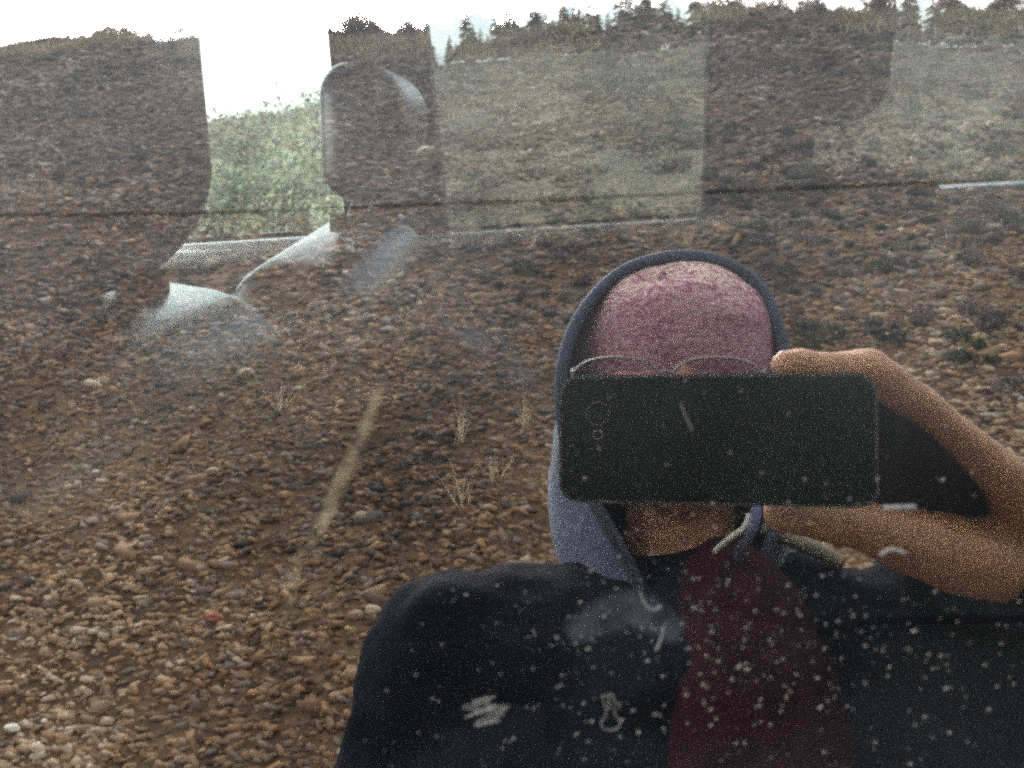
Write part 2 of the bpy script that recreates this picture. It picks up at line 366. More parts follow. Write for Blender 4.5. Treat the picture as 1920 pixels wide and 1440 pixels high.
TENS = {2: 'twenty', 3: 'thirty', 4: 'forty', 5: 'fifty', 6: 'sixty', 7: 'seventy', 8: 'eighty'}; ONES = 'zero first second third fourth fifth sixth seventh eighth ninth tenth eleventh twelfth thirteenth fourteenth fifteenth sixteenth seventeenth eighteenth nineteenth'.split()
def ordw(k):
    if k < 20: return ONES[k]
    return {20: 'twentieth', 30: 'thirtieth', 40: 'fortieth', 50: 'fiftieth', 60: 'sixtieth', 70: 'seventieth', 80: 'eightieth'}.get(k) or TENS[k // 10] + ' ' + ONES[k % 10]
def shrub(label, x, y, r, mtl, group, tall=.8, leaf=.03, nl=500):
    z = hgt(x, y) - (.25 * r if leaf < .05 else 0); t = empty('shrub', (x, y, z)); tag(t, label, 'shrub', group)
    bm = bmesh.new()
    for k in range(4):
        a = rng.uniform(0, 6.28); tube(bm, [(x, y, z - .03), (x + math.cos(a) * r * .3, y + math.sin(a) * r * .3, z + r * tall * .6), (x + math.cos(a) * r * .6, y + math.sin(a) * r * .6, z + r * tall * 1.1)], [.04 * r, .025 * r, .01 * r], 5)
    from_bm('stem', bm, M_bark, t)
    b = [(x + rng.normal(0, r * .4), y + rng.normal(0, r * .4), z + r * tall * rng.uniform(.4, 1.1), r * rng.uniform(.35, .65), nl // 7, .9) for _ in range(7)]
    leaves('crown', b, mtl, t, leaf=leaf)
    return t
ORD = ['leftmost', 'second from the left', 'third from the left', 'fourth from the left', 'fifth from the left', 'sixth from the left', 'seventh from the left', 'eighth from the left', 'ninth from the left', 'tenth from the left', 'eleventh from the left', 'twelfth from the left', 'thirteenth from the left', 'fourteenth from the left', 'fifteenth from the left', 'sixteenth from the left', 'rightmost']
M_crest = ramp_mat('dry grey brown twigs and leaves', [(0, (.2, .16, .16)), (.5, (.36, .30, .28)), (1, (.5, .43, .38))], bump=0, scale=8)
cxs = sorted([-8.2, -7.5, -7.0, -6.4, -5.8, -5.3, -4.7, -4.2, -3.7, -3.3, -2.6, -1.9, -1.55, -1.2, -.7, -.1, .5, 1.0, 1.5, 1.9, 2.3, 2.7, 3.0, 3.4, 3.8, 4.3, 4.9, 5.5, 6.2, 7.0, 7.8])
for i, x in enumerate(cxs):
    r = [.3, .42, .26, .36, .24][i % 5] * (1.25 if i == 12 else 1)
    yy = -.95 - (9.7 + .35 * math.sin(x * .5 + 1) + .25 * math.sin(x * 1.3))
    shrub(['rounded', 'low wide', 'small', 'ragged', 'twiggy'][i % 5] + ' shrub on the crest of the stony bank, ' + ordw(i + 1) + ' from the left', x, yy, r, M_crest, 'shrubs along the crest of the bank', tall=[.8, .5, .9, .7, .6][i % 5], leaf=.03, nl=1700)

# single stones that stand out on the bank, and dry tufts
def hit_bank(px, py):
    """where the mirrored line of sight through a pixel meets the bank"""
    a, b_ = V(px, py, .6), V(px, py, 1.2); d = (b_ - a).normalized(); p = a.copy()
    for _ in range(4000):
        p += d * .01
        if p.z < hgt(p.x, p.y): return p
    return p
M_white = mat('pale quartz', (.62, .6, .54), .6, noise_s=20, amt=.2)
M_tan = mat('tan sandstone', (.4, .33, .24), .8, noise_s=25, amt=.3)
M_red = mat('reddish stone', (.3, .1, .07), .85, noise_s=25, amt=.3)
for px, py, s, mm_, lab in [(180, 890, .012, M_white, 'small bright white stone among brown gravel at the left'), (25, 1372, .018, M_white, 'bright white stone near the bottom left corner'),
        (85, 1358, .010, M_white, 'tiny white stone just right of the bottom left white stone'), (462, 703, .032, M_tan, 'flat pale tan stone high on the left of the bank'),
        (560, 735, .022, M_tan, 'pale rounded stone right of the flat tan stone'), (402, 1165, .022, M_red, 'reddish stone low on the left of the bank'),
        (700, 1150, .02, M_tan, 'pale tan stone beside the dark shoulder'), (800, 290, .07, M_tan, 'pale stone high on the bank above the dry tufts'), (400, 888, .02, M_tan, 'tan stone to the right of the small white stone')]:
    p_ = hit_bank(px, py); bm = bmesh.new(); bmesh.ops.create_icosphere(bm, subdivisions=2, radius=s)
    for w in bm.verts: w.co = p_ + Vector((w.co.x * 1.4, w.co.y, w.co.z * .8)) * (1 + .35 * noise.noise(w.co * 60 + p_)) + Vector((0, .005, .01))
    tag(from_bm('stone', bm, mm_), lab, 'stone', 'single stones that stand out on the bank')
for px, py, h, k, lab in [(862, 830, .12, 16, 'dry straw tuft on the bank left of the hood'), (925, 905, .10, 12, 'small dry tuft just left of the blue hood'),
        (868, 950, .12, 14, 'sparse pale tuft lowest and left of the hood'), (520, 770, .12, 9, 'thin dry stems beside the pale rounded stone'), (1290, 465, .2, 10, 'dry tuft on the bank above the knitted hat'), (985, 800, .12, 14, 'dry tuft right beside the hood rim')]:
    p_ = hit_bank(px, py); h *= 1.7; s_ = [(p_.x + rng.normal(0, .012), p_.y + rng.normal(0, .012), p_.z - .01, h * rng.uniform(.6, 1.1), rng.uniform(.4, 1)) for _ in range(k)]
    tag(blades('grass_tuft', s_, M_tuft, w=.0028), lab, 'grass tuft', 'dry grass tufts on the bank')

# ------------------------------------------------------------------ beyond the car: shrubs and conifers
for i, (r_, d, s) in enumerate([(-.47, 7.5, .55), (-.40, 8.3, .75), (-.345, 9.0, .6), (-.30, 9.6, .8), (-.44, 11.5, 1.0), (-.37, 12, 1.15), (-.28, 12.5, .9), (-.33, 16, 1.6), (-.42, 17, 1.5), (-.25, 17, 1.1)]):
    lab = ['pale leafy shrub in the nearest row', 'broad leafy shrub in the nearest row', 'small leafy shrub in the nearest row', 'shrub beside the door pillar in the nearest row', 'green bush in the middle row at the left', 'tall green bush in the middle row', 'green bush in the middle row beside the pillar', 'tallest bush in the back row', 'wide bush in the back row at the left', 'low bush in the back row at the right'][i]
    shrub(lab + ', seen through the clear front window', r_ * d, d, s, M_leafG if i % 2 else M_leafD, 'shrubs seen through the front window', tall=1.0, leaf=.05, nl=4200)
sp = []
def conifer(x, y, h, lab):
    z = hgt(x, y); t = empty('conifer_tree', (x, y, z)); tag(t, lab, 'conifer', 'conifers on the far skyline')
    bm = bmesh.new(); tube(bm, [(x, y, z - .3), (x, y, z + h * .95)], [h * .02, h * .004], 6); from_bm('trunk', bm, M_bark, t)
    vs, fs = [], []; tn = []
    for k in range(16):
        f = k / 15; zz = z + h * (.12 + .86 * f); rr = h * .28 * (1 - f) ** .8 + h * .012
        for j in range(12):
            a = rng.uniform(0, 6.28); L = rr * rng.uniform(.6, 1.25); w = L * .45; dn = L * rng.uniform(.1, .5)
            c, s_ = math.cos(a), math.sin(a); o = len(vs)
            vs += [(x, y, zz + .1 * L), (x + c * L * .6 - s_ * w, y + s_ * L * .6 + c * w, zz - dn * .6), (x + c * L, y + s_ * L, zz - dn), (x + c * L * .6 + s_ * w, y + s_ * L * .6 - c * w, zz - dn * .6)]
            fs.append((o, o + 1, o + 2, o + 3)); tn += [rng.uniform(.1, .7)] * 4
    bigmesh('crown', vs, fs, M_leafD, t, attr=tn)
slots = [(-.17, 4.6), (-.145, 3), (-.125, 5.5), (-.11, 3.5), (-.092, 5.2), (-.08, 6.2), (-.066, 5), (-.05, 5.9), (-.036, 5.2), (-.02, 6.4), (-.004, 5.6), (.012, 6), (.03, 4), (.045, 7.2), (.06, 6.6), (.072, 7.6), (.09, 5.8), (.105, 4), (.125, 6.6), (.15, 7), (.18, 6), (.21, 6.5), (.25, 5.5), (.29, 6.4), (.325, 5.2), (.345, 6), (.37, 5), (.39, 7), (.405, 5.6), (.425, 6.6), (.44, 7.6), (.455, 6.8), (.47, 8), (.485, 8.6), (.5, 8), (.515, 9), (.53, 8.4), (-.23, 4), (-.27, 4.5), (-.33, 5)]
slots = [(a, h * (1.15 if a < .38 else 1.5)) for a, h in slots if a > -.19] + [(a + .007, h * .8) for a, h in slots if a > -.15] ; slots.sort()
words = ['short', 'slim', 'tall', 'ragged', 'dense']
for i, (r_, h) in enumerate(slots):
    y = 108 + rng.uniform(-3, 3)
    conifer(r_ * y, y, h, f'{words[i % 5]} dark conifer on the far skyline, {ordw(i + 1)} from the left')
bl = []
for _ in range(2600):
    y = 8 + 100 * rng.random() ** 1.3; x = rng.uniform(-.55, .75) * y; r = .02 * y * rng.uniform(.4, 1.2) + .1
    bl.append((x, y, hgt(x, y) + r * .3, r, 150, .7))
tag(leaves('undergrowth', bl, M_scrub, leaf=.06), 'dull grey green undergrowth covering the far hillside', 'undergrowth', kind='stuff')

# ------------------------------------------------------------------ the car
YN, YF = .166, 1.775              # near and far belt line
car = empty('parked_car', (0, (YN + YF) / 2, 0)); tag(car, 'parked car whose tinted rear side window mirrors the photographer and the stony bank', 'car')
ZB, ZR = 1.318, 1.95
tt = math.tan(TILT)
def gl_y(z, near=True): return (YN + (z - ZB) * tt) if near else (YF - (z - ZB) * tt)
CG = CP + N0 * GD
def pane(name, x0, x1, z0, z1, near, mtl, th=.004):
    q = []
    for off in (0, th):
        for (x, z) in ((x0, z0), (x1, z0), (x1, z1), (x0, z1)):
            y = gl_y(z, near) + (off if near else -off); q.append((x, y, z))
    if near: F = [(0, 1, 2, 3), (7, 6, 5, 4), (0, 4, 5, 1), (1, 5, 6, 2), (2, 6, 7, 3), (3, 7, 4, 0)]
    else: F = [(3, 2, 1, 0), (4, 5, 6, 7), (1, 5, 4, 0), (2, 6, 5, 1), (3, 7, 6, 2), (0, 4, 7, 3)]
    return pyd(name, q, F, mtl, car)
# glass lies exactly on the mirror plane: shift belt so that it does
YN += (CG.y - gl_y(CG.z))
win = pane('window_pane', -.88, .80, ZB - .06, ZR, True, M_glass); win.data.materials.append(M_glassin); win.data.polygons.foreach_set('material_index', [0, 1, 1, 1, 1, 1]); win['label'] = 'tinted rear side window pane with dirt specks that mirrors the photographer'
pane('window_pane', .88, 1.25, ZB - .06, ZR, True, M_glassdark)
pane('window_pane', -1.3, -1.0, ZB - .06, ZR, True, M_glassclear)
pane('window_pane', -1.3, -.50, ZB + .02, ZR, False, M_glassclear)
pane('window_pane', -.30, .225, ZB + .02, ZR, False, M_glassdark)
pane('window_pane', .42, 1.25, ZB + .04, ZR, False, M_glassdark)
def post(name, x0, x1, near, mtl, z0=ZB - .05, z1=ZR + .02, th=.05, lean=(0, 0)):
    bm = bmesh.new(); vs = []
    for z in (z0, z1):
        y = gl_y(z, near); s = 1 if near else -1; y0, y1 = (y - .008 * s, y + th * s)
        xa, xb = x0 + lean[0] * (z - z0), x1 + lean[1] * (z - z0)
        vs.append([bm.verts.new(c) for c in ((xa, y0, z), (xb, y0, z), (xb, y1, z), (xa, y1, z))])
    a, b = vs
    for k in range(4): bm.faces.new((a[k], a[(k + 1) % 4], b[(k + 1) % 4], b[k]))
    bm.faces.new(a[::-1]); bm.faces.new(b); bmesh.ops.bevel(bm, geom=[e for e in bm.edges], offset=.006, segments=2, affect='EDGES')
    bmesh.ops.recalc_face_normals(bm, faces=bm.faces); return from_bm(name, bm, mtl, car)
post('pillar', -1.0, -.88, True, M_trim, z0=ZB - .07); post('pillar', .80, .88, True, M_trim, z0=ZB - .07); post('pillar', 1.25, 1.5, True, M_trim, z0=ZB - .07); post('pillar', -1.42, -1.3, True, M_trim, z0=ZB - .07)
post('pillar', -.50, -.289, False, M_trim, lean=(.1, .03)); post('pillar', .225, .412, False, M_trim, lean=(0, .05)); post('pillar', 1.25, 1.5, False, M_trim); post('pillar', -1.42, -1.3, False, M_trim)
# door skins, trims, sills
def doorbox(name, x0, x1, y0, y1, z0, z1, m_, r=.012):
    bm = bmesh.new(); rbox(bm, ((x0 + x1) / 2, (y0 + y1) / 2, (z0 + z1) / 2), (x1 - x0, y1 - y0, z1 - z0), r, 3); return from_bm(name, bm, m_, car, True)
for (x0, x1) in ((-1.42, -.942), (-.938, .84)):
    dn = doorbox('door', x0, x1, YN - .06, YN + .03, .38, ZB - .065, M_paint, .02)
    h = bmesh.new(); tube(h, spline([(x1 - .26, YN - .05, 1.12), (x1 - .24, YN - .085, 1.125), (x1 - .12, YN - .085, 1.125), (x1 - .1, YN - .05, 1.12)], 5), .011, 8); from_bm('door_handle', h, M_paint, dn, True)
doorbox('rear_quarter', .845, 2.2, YN - .06, YN + .03, .45, ZB - .065, M_paint, .02)
doorbox('front_wing', -2.3, -1.425, YN - .05, YN + .05, .45, 1.15, M_paint, .02)
doorbox('window_seal', -1.3, 1.25, YN - .034, YN - .008, ZB - .072, ZB - .056, M_rubber, .003)
doorbox('body_side', -2.3, 2.2, YF - .02, YF + .05, .4, ZB + .01, M_paint, .02)
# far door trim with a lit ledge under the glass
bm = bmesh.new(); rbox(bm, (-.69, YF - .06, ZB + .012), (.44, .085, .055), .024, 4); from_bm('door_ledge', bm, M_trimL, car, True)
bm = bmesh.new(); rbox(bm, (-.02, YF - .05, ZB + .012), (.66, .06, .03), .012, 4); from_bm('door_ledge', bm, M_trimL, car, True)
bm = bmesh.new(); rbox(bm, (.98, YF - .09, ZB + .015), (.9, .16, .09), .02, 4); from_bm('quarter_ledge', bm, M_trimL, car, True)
doorbox('door_trim', -1.6, 1.5, YF - .11, YF - .03, .5, ZB - .02, M_trim)
doorbox('door_trim', -1.6, 1.5, YN + .035, YN + .07, .5, ZB - .09, M_trim)
bm = bmesh.new(); rbox(bm, (-.9, YF - .045, ZB + .044), (1.0, .008, .010), .002, 1); rbox(bm, (-.05, YF - .035, ZB + .032), (.56, .006, .008), .002, 1); from_bm('window_seal', bm, M_rubber, car)
# roof, floor, ends
yc = (YN + YF) / 2
def sheet(name, prof, x0, x1, m_, sub=8):
    pass
rv, rf = [], []
NX, NY = 14, 12
for top in (0, 1):
    for i in range(NX + 1):
        for j in range(NY + 1):
            u, w = i / NX, j / NY; x = -1.25 + 3.0 * u; ya, yb = gl_y(ZR) - .02, gl_y(ZR, False) + .02
            y = ya + (yb - ya) * w; z = ZR - .012 + .06 * math.sin(math.pi * w) ** .6 + .03 * math.sin(math.pi * min(1, u * 1.0)) + (.03 if top else 0); rv.append((x, y, z))
o_ = (NX + 1) * (NY + 1)
for i in range(NX):
    for j in range(NY):
        a = i * (NY + 1) + j; rf.append((a, a + 1, a + NY + 2, a + NY + 1)); rf.append(tuple(o_ + k for k in (a + NY + 1, a + NY + 2, a + 1, a)))
for i in range(NX):
    a = i * (NY + 1); rf.append((a, a + NY + 1, o_ + a + NY + 1, o_ + a)); a += NY; rf.append((a, o_ + a, o_ + a + NY + 1, a + NY + 1))
for j in range(NY):
    rf.append((j, o_ + j, o_ + j + 1, j + 1)); a = NX * (NY + 1) + j; rf.append((a, a + 1, o_ + a + 1, o_ + a))
pyd('roof', rv, rf, M_paint, car, True)
bm = bmesh.new(); rbox(bm, (.25, yc, ZR - .05), (2.9, 1.2, .03), .01, 2); from_bm('headliner', bm, mat('grey headliner', (.2, .2, .19), .95), car)
doorbox('floor', -2.1, 2.1, YN + .05, YF - .03, .40, .46, M_trim)
doorbox('bonnet', -2.35, -1.45, YN + .06, YF - .03, .95, 1.1, M_paint, .04)
doorbox('dashboard', -1.62, -1.25, YN + .1, YF - .12, .75, 1.16, M_trim, .05)
doorbox('bumper', -2.45, -2.3, YN - .02, YF + .02, .4, .75, M_trim, .04); doorbox('bumper', 2.2, 2.34, YN - .02, YF + .02, .4, .75, M_trim, .04)
ws = pyd('windscreen', [(-1.85, YN + .08, 1.14), (-1.85, YF - .08, 1.14), (-1.22, YF - .16, ZR), (-1.22, YN + .16, ZR)], [(0, 1, 2, 3)], M_glassclear, car)
pyd('rear_window', [(2.15, YN + .08, 1.25), (2.15, YF - .08, 1.25), (1.75, YF - .16, ZR), (1.75, YN + .16, ZR)], [(0, 1, 2, 3)], M_glassdark, car)
doorbox('tailgate', 2.1, 2.2, YN + .06, YF - .03, .46, 1.25, M_paint, .02)
for x in (-1.7, 1.45):
    for y in (YN + .04, YF - .04):
        bm = bmesh.new(); rot = Matrix.Rotation(R(90), 4, 'X')
        bmesh.ops.create_cone(bm, cap_ends=True, segments=36, radius1=.34, radius2=.34, depth=.22, matrix=Matrix.Translation((x, y, .34)) @ rot)
        bmesh.ops.bevel(bm, geom=[e for e in bm.edges if abs(e.verts[0].co.y - e.verts[1].co.y) < 1e-4], offset=.03, segments=3, affect='EDGES')
        wh = from_bm('wheel', bm, M_rubber, car, True)
        bm = bmesh.new(); bmesh.ops.create_cone(bm, cap_ends=True, segments=30, radius1=.2, radius2=.17, depth=.24, matrix=Matrix.Translation((x, y, .34)) @ rot); from_bm('rim', bm, M_steel, wh)
# seats
M_postm = mat('dark metal post', (.12, .12, .12), .3, 1)
def seat(x, y, z, hz, hx, name='front_seat', wid=.5, headw=.25, rec=12, lab=None, po=.06, drop=0, ms=None, ht=.105, br=.045):
    bm = bmesh.new(); rot = Matrix.Rotation(R(rec), 4, 'Y')
    g = rbox(bm, (0, 0, -.33), (.17, wid, .66), .06, 5)
    for w in g:                    # belly of the cushion, narrower shoulders
        f = max(0, (w.co.z + .25) / .25)
        w.co.y *= 1 - .16 * f ** 1.5 ; w.co.x *= 1 + .35 * (1 - min(1, f)) + (.2 if w.co.x < 0 else 0) * (abs(w.co.y) / (wid / 2)) ** 2
        if w.co.z > -.25: w.co.z -= drop * max(0, -w.co.y / (wid / 2)) ** 1.6
        w.co = Matrix.Translation((x, y, z)) @ rot @ w.co
    b = from_bm(name, bm, ms or M_seat, car, True)
    if lab: b['label'] = lab
    bm = bmesh.new(); g = rbox(bm, (0, 0, 0), (ht, headw, .19 if br < .06 else .24), br, 7)
    for w in g:
        w.co.x += .02 * math.cos(w.co.z * 12); w.co.y *= 1 - .5 * max(0, w.co.z) ; w.co = Matrix.Translation((x + hx, y, z + hz)) @ Matrix.Rotation(R(4), 4, 'Y') @ w.co
    from_bm('headrest', bm, ms or M_seat, b, True)
    for s in (-1, 1):
        bm = bmesh.new(); tube(bm, [(x + .0, y + s * po, z - .03), (x + hx, y + s * po, z + hz - .08)], .006, 10); from_bm('headrest_post', bm, M_postm, b, True)
        bm = bmesh.new(); tube(bm, [(x + .0, y + s * po, z - .012), (x + .003, y + s * po, z + .014)], .013, 10); from_bm('post_collar', bm, M_trim, b, True)
    bm = bmesh.new(); rbox(bm, (x - .33, y, z - .68), (.5, wid, .16), .05, 4); from_bm('seat_cushion', bm, M_seatm, b, True)
    return b
seat(-.297, .455, 1.392, .122, -.030, wid=.42, po=.095, ht=.17, br=.075, lab='front seat with tall headrest nearest the mirroring window')
seat(-.365, 1.30, 1.398, .125, .04, wid=.54, drop=.09, ht=.125, br=.056, lab='front seat with headrest beside the far door pillar')
seat(.39, 1.31, 1.43, .155, -.05, name='rear_seat', wid=.42, headw=.22, po=.05, ms=M_seatm, lab='rear seat with raised headrest on two thin posts')
seat(.75, .60, 1.25, .13, -.02, name='rear_seat', wid=.42, headw=.22, ms=M_seatm)
def ribbon(name, pts, wv, m_, parent=car, th=.0015):
    vs, fs = [], []
    for p_ in pts:
        p_ = Vector(p_); vs += [p_ - wv, p_ + wv, p_ + wv + Vector((0, -th, 0)), p_ - wv + Vector((0, -th, 0))]
    for i in range(len(pts) - 1):
        o = i * 4
        for k in range(4): fs.append((o + k, o + (k + 1) % 4, o + 4 + (k + 1) % 4, o + 4 + k))
    return pyd(name, vs, fs, m_, parent)
ribbon('seat_belt', spline([T(775, 402, 1.55), T(720, 455, 1.42), T(655, 525, 1.25)], 6), Vector((.016, 0, .012)), M_belt)
ribbon('seat_belt', spline([T(745, 478, 1.5), T(700, 505, 1.4), T(660, 540, 1.3)], 6), Vector((.014, 0, .012)), M_belt)

# marks on the outer face of the mirroring pane (all lie on the glass)
GN = -N0
def G(px, py, off=.0004):         # point on the glass outer face seen at this pixel
    d = T(px, py, 1) - CP; k = GD / d.dot(N0); return CP + d * k + GN * off
def flat(px, py, poly, th=.0003):
    pass
gx = Vector((1, 0, 0)); gy = U0
vs, fs, tn = [], [], []
def speck(px, py, r, el=1.0, ang=0):
    c = G(px, py, .0002); o = len(vs); k = 7
    for j in range(k):
        a = 2 * math.pi * j / k; rr = r * random.uniform(.6, 1.2)
        ex, ey = math.cos(a) * rr * el, math.sin(a) * rr
        qx, qy = ex * math.cos(ang) - ey * math.sin(ang), ex * math.sin(ang) + ey * math.cos(ang)
        vs.append(c + gx * qx + gy * qy)
    vs.append(c + GN * r * .5)
    for j in range(k): fs.append((o + j, o + (j + 1) % k, o + k))
for _ in range(620):
    px = random.gauss(1400, 330); py = random.gauss(1210, 150)
    if py < 700 or px < 700: continue
    speck(px, py, 10 ** random.uniform(-4.15, -3.55), random.uniform(1, 2.4), R(random.uniform(0, 50)))
for _ in range(160): speck(random.uniform(0, 1920), random.uniform(0, 1440), 10 ** random.uniform(-4.1, -3.6), random.uniform(1, 1.8), R(20))
ms = bigmesh('dirt_specks', vs, fs, M_dirt, car); ms['kind'] = 'stuff'; ms['label'] = 'tiny pale specks of dried mud on the window'
def mark(name, pix, r, m_, lab):
    bm = bmesh.new(); tube(bm, spline([G(a, b_, .0004) for a, b_ in pix], 5), r, 6); o = from_bm(name, bm, m_, car); o['label'] = lab
M_scr = mat('chalky dried drip', (.026, .026, .025), .9, noise_s=900, amt=.6)
mark('dried_drip', [(1128, 1305), (1150, 1303), (1152, 1335), (1163, 1352), (1155, 1366), (1135, 1367), (1127, 1355), (1137, 1335), (1128, 1305)], .0001, M_scr, 'keyhole shaped dried water drip on the window')
mark('dried_drip', [(1142, 1306), (1142, 1330)], .00014, M_scr, 'short white vertical stroke inside the keyhole shaped drip')
sc = [(875, 1330), (900, 1312), (918, 1305), (895, 1322), (925, 1318), (880, 1345), (915, 1330), (950, 1325), (905, 1345), (930, 1350), (885, 1362), (925, 1338), (945, 1335)]
sc = [(sc[i % 13][0] + random.uniform(-14, 14), sc[i % 13][1] + random.uniform(-8, 8)) for i in range(34)]
mark('scribble_scratch', sc, .00007, M_scr, 'pale tangled scribble of scratches on the window')
mark('dried_splash', [(1200, 1110), (1208, 1130), (1225, 1143), (1240, 1135)], .00022, M_scr, 'curved pale splash mark')
mark('dried_splash', [(1243, 1175), (1240, 1195), (1230, 1218)], .00026, M_scr, 'pale blob below the curved splash mark')
mark('dried_splash', [(1650, 1042), (1662, 1032), (1678, 1030), (1695, 1038)], .0004, M_scr, 'round pale splash over the thumb')
mark('dried_splash', [(1655, 952), (1715, 950)], .0005, M_scr, 'short pale smear over the hand')
mark('scratch', [(1275, 755), (1285, 780), (1298, 808)], .0001, M_scr, 'short thin scratch over the phone')
mark('fine_line', [(0, 403), (400, 399), (800, 383), (1200, 367), (1600, 348), (1920, 336)], .00014, mat('black hairline', (.003, .003, .003), .9, spec=.0), 'thin dark line running across the whole window')
def band(name, pix, w, m_, lab):   # flat translucent smear lying on the glass
    pts = spline([G(a, b_, .0009) for a, b_ in pix], 10); vs, fs, tn = [], [], []
    for i, p_ in enumerate(pts):
        t = (pts[min(i + 1, len(pts) - 1)] - pts[max(i - 1, 0)]).normalized(); s = t.cross(GN).normalized()
        f = math.sin(math.pi * min(1, max(0, i / (len(pts) - 1)))) ** .5
        for k in range(5):
            a = (k - 2) / 2; vs.append(p_ + s * a * w * (.6 + .6 * f)); tn.append(max(0, (1 - abs(a) ** 2)) * f)
    for i in range(len(pts) - 1):
        for k in range(4): o = i * 5 + k; fs.append((o, o + 1, o + 6, o + 5))
    o = bigmesh(name, vs, fs, m_, car, attr=tn); o['label'] = lab
band('wipe_streak', [(722, 700), (700, 770), (660, 860), (615, 960), (560, 1060), (545, 1140)], .0019, M_streak, 'long pale wipe streak on the window left of the person')
band('smear', [(815, 590), (880, 620), (940, 665), (1000, 735)], .0042, M_smear, 'bluish greasy smear on the window left of the hood')
band('smear', [(640, 560), (720, 470), (800, 400)], .003, M_smear, 'faint pale smear across the far headrest')
band('smear', [(1060, 1190), (1180, 1140), (1280, 1190)], .004, M_smear, 'faint bluish smear over the chest')

# ------------------------------------------------------------------ the photographer (stands behind the lens, seen only in the glass)
HC = V(1262, 735, .875)            # head centre
M_skin = mat('skin', (.44, .24, .14), .55, noise_s=60, amt=.12, bump=.15, bscale=400)
M_skin.node_tree.nodes['Principled BSDF'].inputs['Subsurface Weight'].default_value = 0
M_jacket = mat('black jacket', (.006, .009, .017), .9, spec=.08, noise_s=30, amt=.3, bump=.2, bscale=300)
M_hood = mat('slate blue fleece', (.075, .125, .215), .9, noise_s=120, amt=.25, bump=.4, bscale=500, sheen=.3)
M_rim = mat('dark hood binding', (.055, .075, .12), .8, noise_s=300, amt=.3)
M_plaid = mat('maroon jumper', (.032, .008, .013), .9, spec=.1, noise_s=50, amt=.4)
M_denim = mat('dark trousers', (.03, .033, .045), .9, noise_s=80)
m = bpy.data.materials.new('pink melange knit'); m.use_nodes = True; n = m.node_tree.nodes; l = m.node_tree.links
p = n['Principled BSDF']; p.inputs['Roughness'].default_value = .95; p.inputs['Specular IOR Level'].default_value = .1
tc = n.new('ShaderNodeTexCoord'); mp = n.new('ShaderNodeMapping'); mp.inputs['Scale'].default_value = (1, 1, 2.6); l.new(tc.outputs['Object'], mp.inputs[0])
n1 = n.new('ShaderNodeTexNoise'); n1.inputs['Scale'].default_value = 165; n1.inputs['Detail'].default_value = 4; n1.inputs['Roughness'].default_value = .8
n2 = n.new('ShaderNodeTexNoise'); n2.inputs['Scale'].default_value = 22; n2.inputs['Detail'].default_value = 3
l.new(mp.outputs[0], n1.inputs['Vector']); l.new(mp.outputs[0], n2.inputs['Vector'])
ad = n.new('ShaderNodeMath'); ad.operation = 'MULTIPLY_ADD'; ad.inputs[1].default_value = .17; l.new(n2.outputs['Fac'], ad.inputs[0]); 
m1 = n.new('ShaderNodeMath'); m1.operation = 'MULTIPLY'; m1.inputs[1].default_value = .86; l.new(n1.outputs['Fac'], m1.inputs[0]); l.new(m1.outputs[0], ad.inputs[2])
r = n.new('ShaderNodeValToRGB'); e = r.color_ramp.elements; e[0].position = .43; e[0].color = (.20, .08, .15, 1); e[1].position = .575; e[1].color = (.95, .82, .70, 1)
for s_, c_ in ((.465, (.46, .19, .25)), (.505, (.64, .34, .39)), (.54, (.78, .56, .54))): q = e.new(s_); q.color = (*c_, 1)
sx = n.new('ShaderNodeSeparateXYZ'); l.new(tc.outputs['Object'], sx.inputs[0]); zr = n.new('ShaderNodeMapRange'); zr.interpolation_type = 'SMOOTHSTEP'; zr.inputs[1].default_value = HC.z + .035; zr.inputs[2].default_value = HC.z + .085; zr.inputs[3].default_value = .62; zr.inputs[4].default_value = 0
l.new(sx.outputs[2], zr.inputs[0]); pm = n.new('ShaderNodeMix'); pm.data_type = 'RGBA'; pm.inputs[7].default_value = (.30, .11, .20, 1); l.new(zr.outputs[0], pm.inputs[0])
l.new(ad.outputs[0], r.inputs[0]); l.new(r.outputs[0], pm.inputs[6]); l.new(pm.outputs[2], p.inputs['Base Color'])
b = n.new('ShaderNodeBump'); b.inputs['Strength'].default_value = .8; b.inputs['Distance'].default_value = .003; l.new(n1.outputs['Fac'], b.inputs['Height']); l.new(b.outputs[0], p.inputs['Normal'])
M_knit = m

person = empty('person', (HC.x, HC.y, 0)); tag(person, 'person in a dark hooded jacket and pink knitted hat photographing their reflection with a phone', 'person')
NB = HC + Vector((0, -.045, -.19))
shL = V(850, 1222, .90); shR = V(1690, 1215, .90)
shL.y = shR.y = NB.y - .01
hips = Vector((HC.x, NB.y - .02, .92))
# right hand, joints read off the mirror image
wr = V(2000, 1065, .50)
elb = V(1850, 1040, .80)
HANDJ = dict(
    index=[V(1880, 893, .430), V(1800, 818, .418), V(1715, 748, .405), V(1628, 694, .396), V(1586, 690, .394), V(1538, 688, .392), V(1500, 684, .391), V(1472, 684, .390)],
    middle=[V(1884, 905, .450), V(1810, 840, .437), V(1735, 775, .426), V(1662, 722, .417), V(1620, 712, .415), V(1570, 704, .413), V(1530, 700, .412), V(1500, 700, .411)],
    ring=[V(1890, 925, .470), V(1820, 862, .458), V(1755, 800, .448), V(1690, 748, .440), V(1650, 732, .438), V(1600, 720, .435), V(1570, 714, .433), V(1545, 712, .432)],
    little=[V(1897, 950, .488), V(1840, 892, .478), V(1785, 835, .468), V(1735, 785, .462), V(1705, 768, .460), V(1665, 755, .457), V(1645, 748, .456), V(1625, 745, .455)],
    thumb=[V(1880, 1050, .478), V(1800, 1040, .455), V(1700, 1012, .432), V(1640, 992, .42), V(1580, 975, .408), V(1465, 962, .393)])
